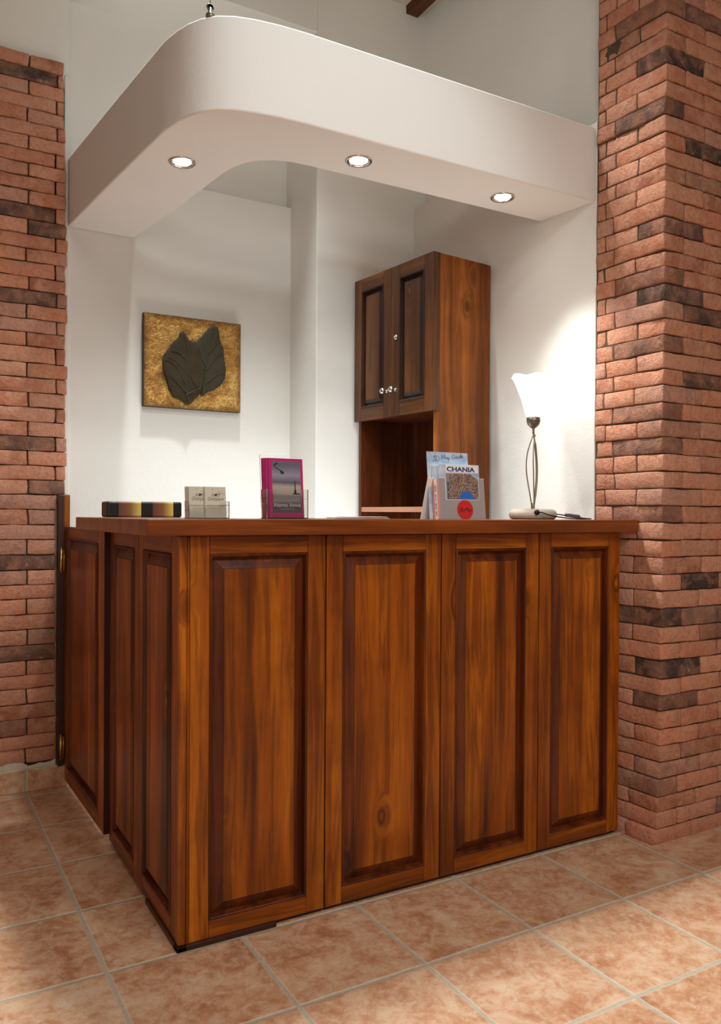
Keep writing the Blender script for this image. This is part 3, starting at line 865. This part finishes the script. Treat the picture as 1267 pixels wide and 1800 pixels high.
# loose papers
for i, (x, y, a, w_, h_, z, col) in enumerate([(.60, -.845, .10, .15, .09, 0, (216, 176, 120)), (.665, -.86, -.16, .16, .10, .0016, (232, 226, 214)), (.675, -.85, .05, .14, .09, .0036, (204, 150, 96)), (.69, -.855, -.22, .13, .085, .0054, (240, 234, 226))]):
    m = MB().box(0, 0, 0, w_, h_, .0013).build('flyer', paper('flyer_paper', col), loc=(x, y, ZT+.0004+z), rot=(0, 0, a))
    tag(m, ['tan flyer lowest and leftmost of the loose papers on the worktop', 'cream flyer lying on the tan one in the loose papers', 'orange-brown flyer just below the top of the loose papers', 'white flyer on top of the loose papers beside the magenta leaflets'][i], 'flyer', 'loose flyers on the worktop')

# map display
DX, DY = 1.018, -.868
M_SILV = simple('silver_card', (178, 170, 172), .35, .2, var=.05)
M_RED = paper('red_print', (206, 44, 40), .4)
HM = empty('map_display', (DX, DY, ZT), 'silver cardboard map display with red round emblem beside the table lamp', 'display')
tl = -.10
D2 = bpy.data.objects.new('display_stand', None)
hh = MB()
hh.box(0, 0, 0, .174, .0015, .062).box(0, 0, .062, .024, .0015, .128).box(.150, 0, .062, .174, .0015, .128)
for cx_, sgn in ((.024, 1), (.150, -1)):
    a = [(cx_, .062), (cx_+sgn*.007, .062)]
    hh.prism([(cx_, .0), (cx_+sgn*.006, 0), (cx_+sgn*.006, .0015), (cx_, .0015)], .062, .0635)
hh.box(0, .0015, 0, .0015, .040, .128).box(.1725, .0015, 0, .174, .040, .128).box(.0015, .0015, 0, .1725, .040, .002)
tray = hh.build('tray', M_SILV, HM, bevel=.0008, rot=(tl, 0, 0))
sp_ = MB().box(-.0008, .004, .002, .0, .013, .126).box(-.0008, .026, .002, .0, .037, .126)
sp_.build('red_stripe', paper('pale_red_stripe', (236, 148, 132), .4), tray)
MB().box(-.0008, .013, .002, .0, .026, .126).build('white_stripe', M_WHITE, tray)
tk = MB()
for q in range(22):
    if q % 6 != 4: tk.box(-.0012, .0175, .012+q*.0044, -.0009, .0205+.0012*(q % 3), .0148+q*.0044)
tk.build('side_lettering', M_INK, tray)
MB().lathe([(.0001, -.0010), (.0305, -.0010), (.0305, 0), (.0001, 0)], 48, (.094, 0, .030), 'Y').build('emblem', M_RED, tray)
MB().box(.024, -.0006, .0605, .150, 0, .062).box(.0228, -.0006, .0605, .024, 0, .128).box(.150, -.0006, .0605, .1512, 0, .128).box(0, -.0006, .1275, .024, 0, .129).box(.150, -.0006, .1275, .174, 0, .129).build('cut_edge', M_WHITE, tray)
text('emblem_script', 'SkyMap', .0175, M_INK, tray, (.094, -.0014, .0245), shear=.4, align='CENTER', sx=.92)
# back card with handwriting
t = NT('sky_card', .35, .4); o = t.obj(); sx = t.n('ShaderNodeSeparateXYZ'); t.l(o, sx.inputs[0])
n1 = t.noise(t.mapping(o, (1, 1, 1.6)), 14, 3, .55)
t.base(t.mix(t.ramp(n1, [(.35, g(0)), (.62, g(1))]), lin((150, 176, 206)), lin((206, 212, 218)))); M_SKY = t.m
bc = MB().box(-.012, .041, .004, .146, .0425, .216).build('back_card', M_SKY, HM, rot=(tl, 0, 0))
def stroke(mb, pts, r=.0007): mb.tube(spline([(x, .0406, z) for x, z in pts], 5), r, 5)
hw_ = MB()
stroke(hw_, [(.012, .200), (.020, .204), (.015, .197), (.021, .193), (.014, .186), (.009, .189)])
stroke(hw_, [(.024, .203), (.022, .188)]); stroke(hw_, [(.020, .203), (.030, .202), (.034, .195), (.028, .187), (.021, .187)])
stroke(hw_, [(.042, .191), (.045, .206), (.049, .196), (.055, .208), (.056, .194)])
stroke(hw_, [(.065, .200), (.060, .199), (.060, .194), (.065, .196), (.066, .200), (.067, .194)])
stroke(hw_, [(.070, .199), (.069, .186), (.070, .198), (.075, .199), (.074, .194), (.070, .195)])
stroke(hw_, [(.096, .207), (.089, .210), (.084, .203), (.088, .196), (.094, .198), (.094, .203), (.090, .203)])
stroke(hw_, [(.099, .204), (.099, .198), (.103, .199), (.104, .205), (.105, .199)])
stroke(hw_, [(.108, .205), (.108, .199)]); stroke(hw_, [(.108, .209), (.1085, .2095)])
stroke(hw_, [(.117, .205), (.113, .204), (.113, .199), (.117, .201), (.120, .214), (.119, .201)])
stroke(hw_, [(.122, .203), (.127, .205), (.126, .208), (.122, .205), (.123, .200), (.128, .202)])
hw_.build('handwriting', M_INK, bc)
ft = MB().poly([(-.012, .042, .140), (-.024, .085, -.0), (-.006, .085, -.0), (.0, .042, .140)]).poly([(-.012, .043, .140), (-.024, .087, -.0), (-.006, .087, -.0), (.0, .043, .140)])
MB().prism([(-.012, .0), (.05, 0), (.05, .0015), (-.012, .0015)], 0, .135).build('foot', M_WHITE, HM, loc=(-.008, .082, .0), rot=(.30, 0, 0))
# booklets in the display
t = NT('city_photo', .35, .4); o = t.obj(); sx = t.n('ShaderNodeSeparateXYZ'); t.l(o, sx.inputs[0])
vo = t.n('ShaderNodeTexVoronoi', feature='DISTANCE_TO_EDGE'); vo.inputs['Scale'].default_value = 130; t.l(o, vo.inputs['Vector'])
vc = t.n('ShaderNodeTexVoronoi'); vc.inputs['Scale'].default_value = 260; t.l(o, vc.inputs['Vector'])
vs = t.n('ShaderNodeSeparateColor'); t.l(vc.outputs['Color'], vs.inputs[0])
c = t.ramp(vs.outputs[0], [(0, lin((58, 42, 40))), (.5, lin((104, 78, 70))), (1, lin((160, 130, 114)))])
c = t.mix(t.ramp(vo.outputs['Distance'], [(.04, g(.8)), (.10, g(0))]), c, lin((190, 168, 150)))
dv = t.n('ShaderNodeVectorMath', operation='DISTANCE'); t.l(t.mapping(o, (1, 0, 1)), dv.inputs[0]); dv.inputs[1].default_value = (.086, 0, .060)
lk = t.ramp(t.math('DIVIDE', dv.outputs['Value'], .05), [(.55, g(1)), (.62, g(0))])
c = t.mix(lk, c, lin((52, 112, 200)))
t.base(c); M_CITY = t.m
M_NAVY = paper('navy_print', (24, 62, 128), .4)
for i in (0, 1):
    r = empty('map_booklet', (DX+.020-.010*i, DY, ZT), 'map booklet titled CHANIA with city photograph in the silver display' if i == 0 else 'pale blue map booklet slotted behind the CHANIA one in the silver display', 'booklet', rx=tl)
    bk_ = MB().box(-.008, .004+i*.019, .003, .140, .021+i*.019, .172-.002*i).build('booklet', [M_SKY], r, bevel=.001)
    if i == 0:
        MB().box(.010, .0034, .146, .136, .0040, .170).build('title_band', M_WHITE, r)
        text('title', 'CHANIA', .0200, M_NAVY, r, (.013, .0030, .150), sx=1.42, bold=.0006)
        MB().poly([(.022, .0036, .010), (.132, .0036, .010), (.132, .0036, .125), (.106, .0036, .143), (.022, .0036, .143)]).build('photograph', M_CITY, r)
        MB().box(.010, .0035, .010, .022, .0040, .143).build('spine_band', paper('mauve_band', (150, 136, 150)), r)
        tk = MB()
        for q in range(20):
            if q % 7 != 5: tk.box(.0135, .0031, .020+q*.0052, .0175+.0012*(q % 3), .0036, .0235+q*.0052)
        tk.build('spine_lettering', M_INK, r)
COL.objects.link(D2) if False else bpy.data.objects.remove(D2)
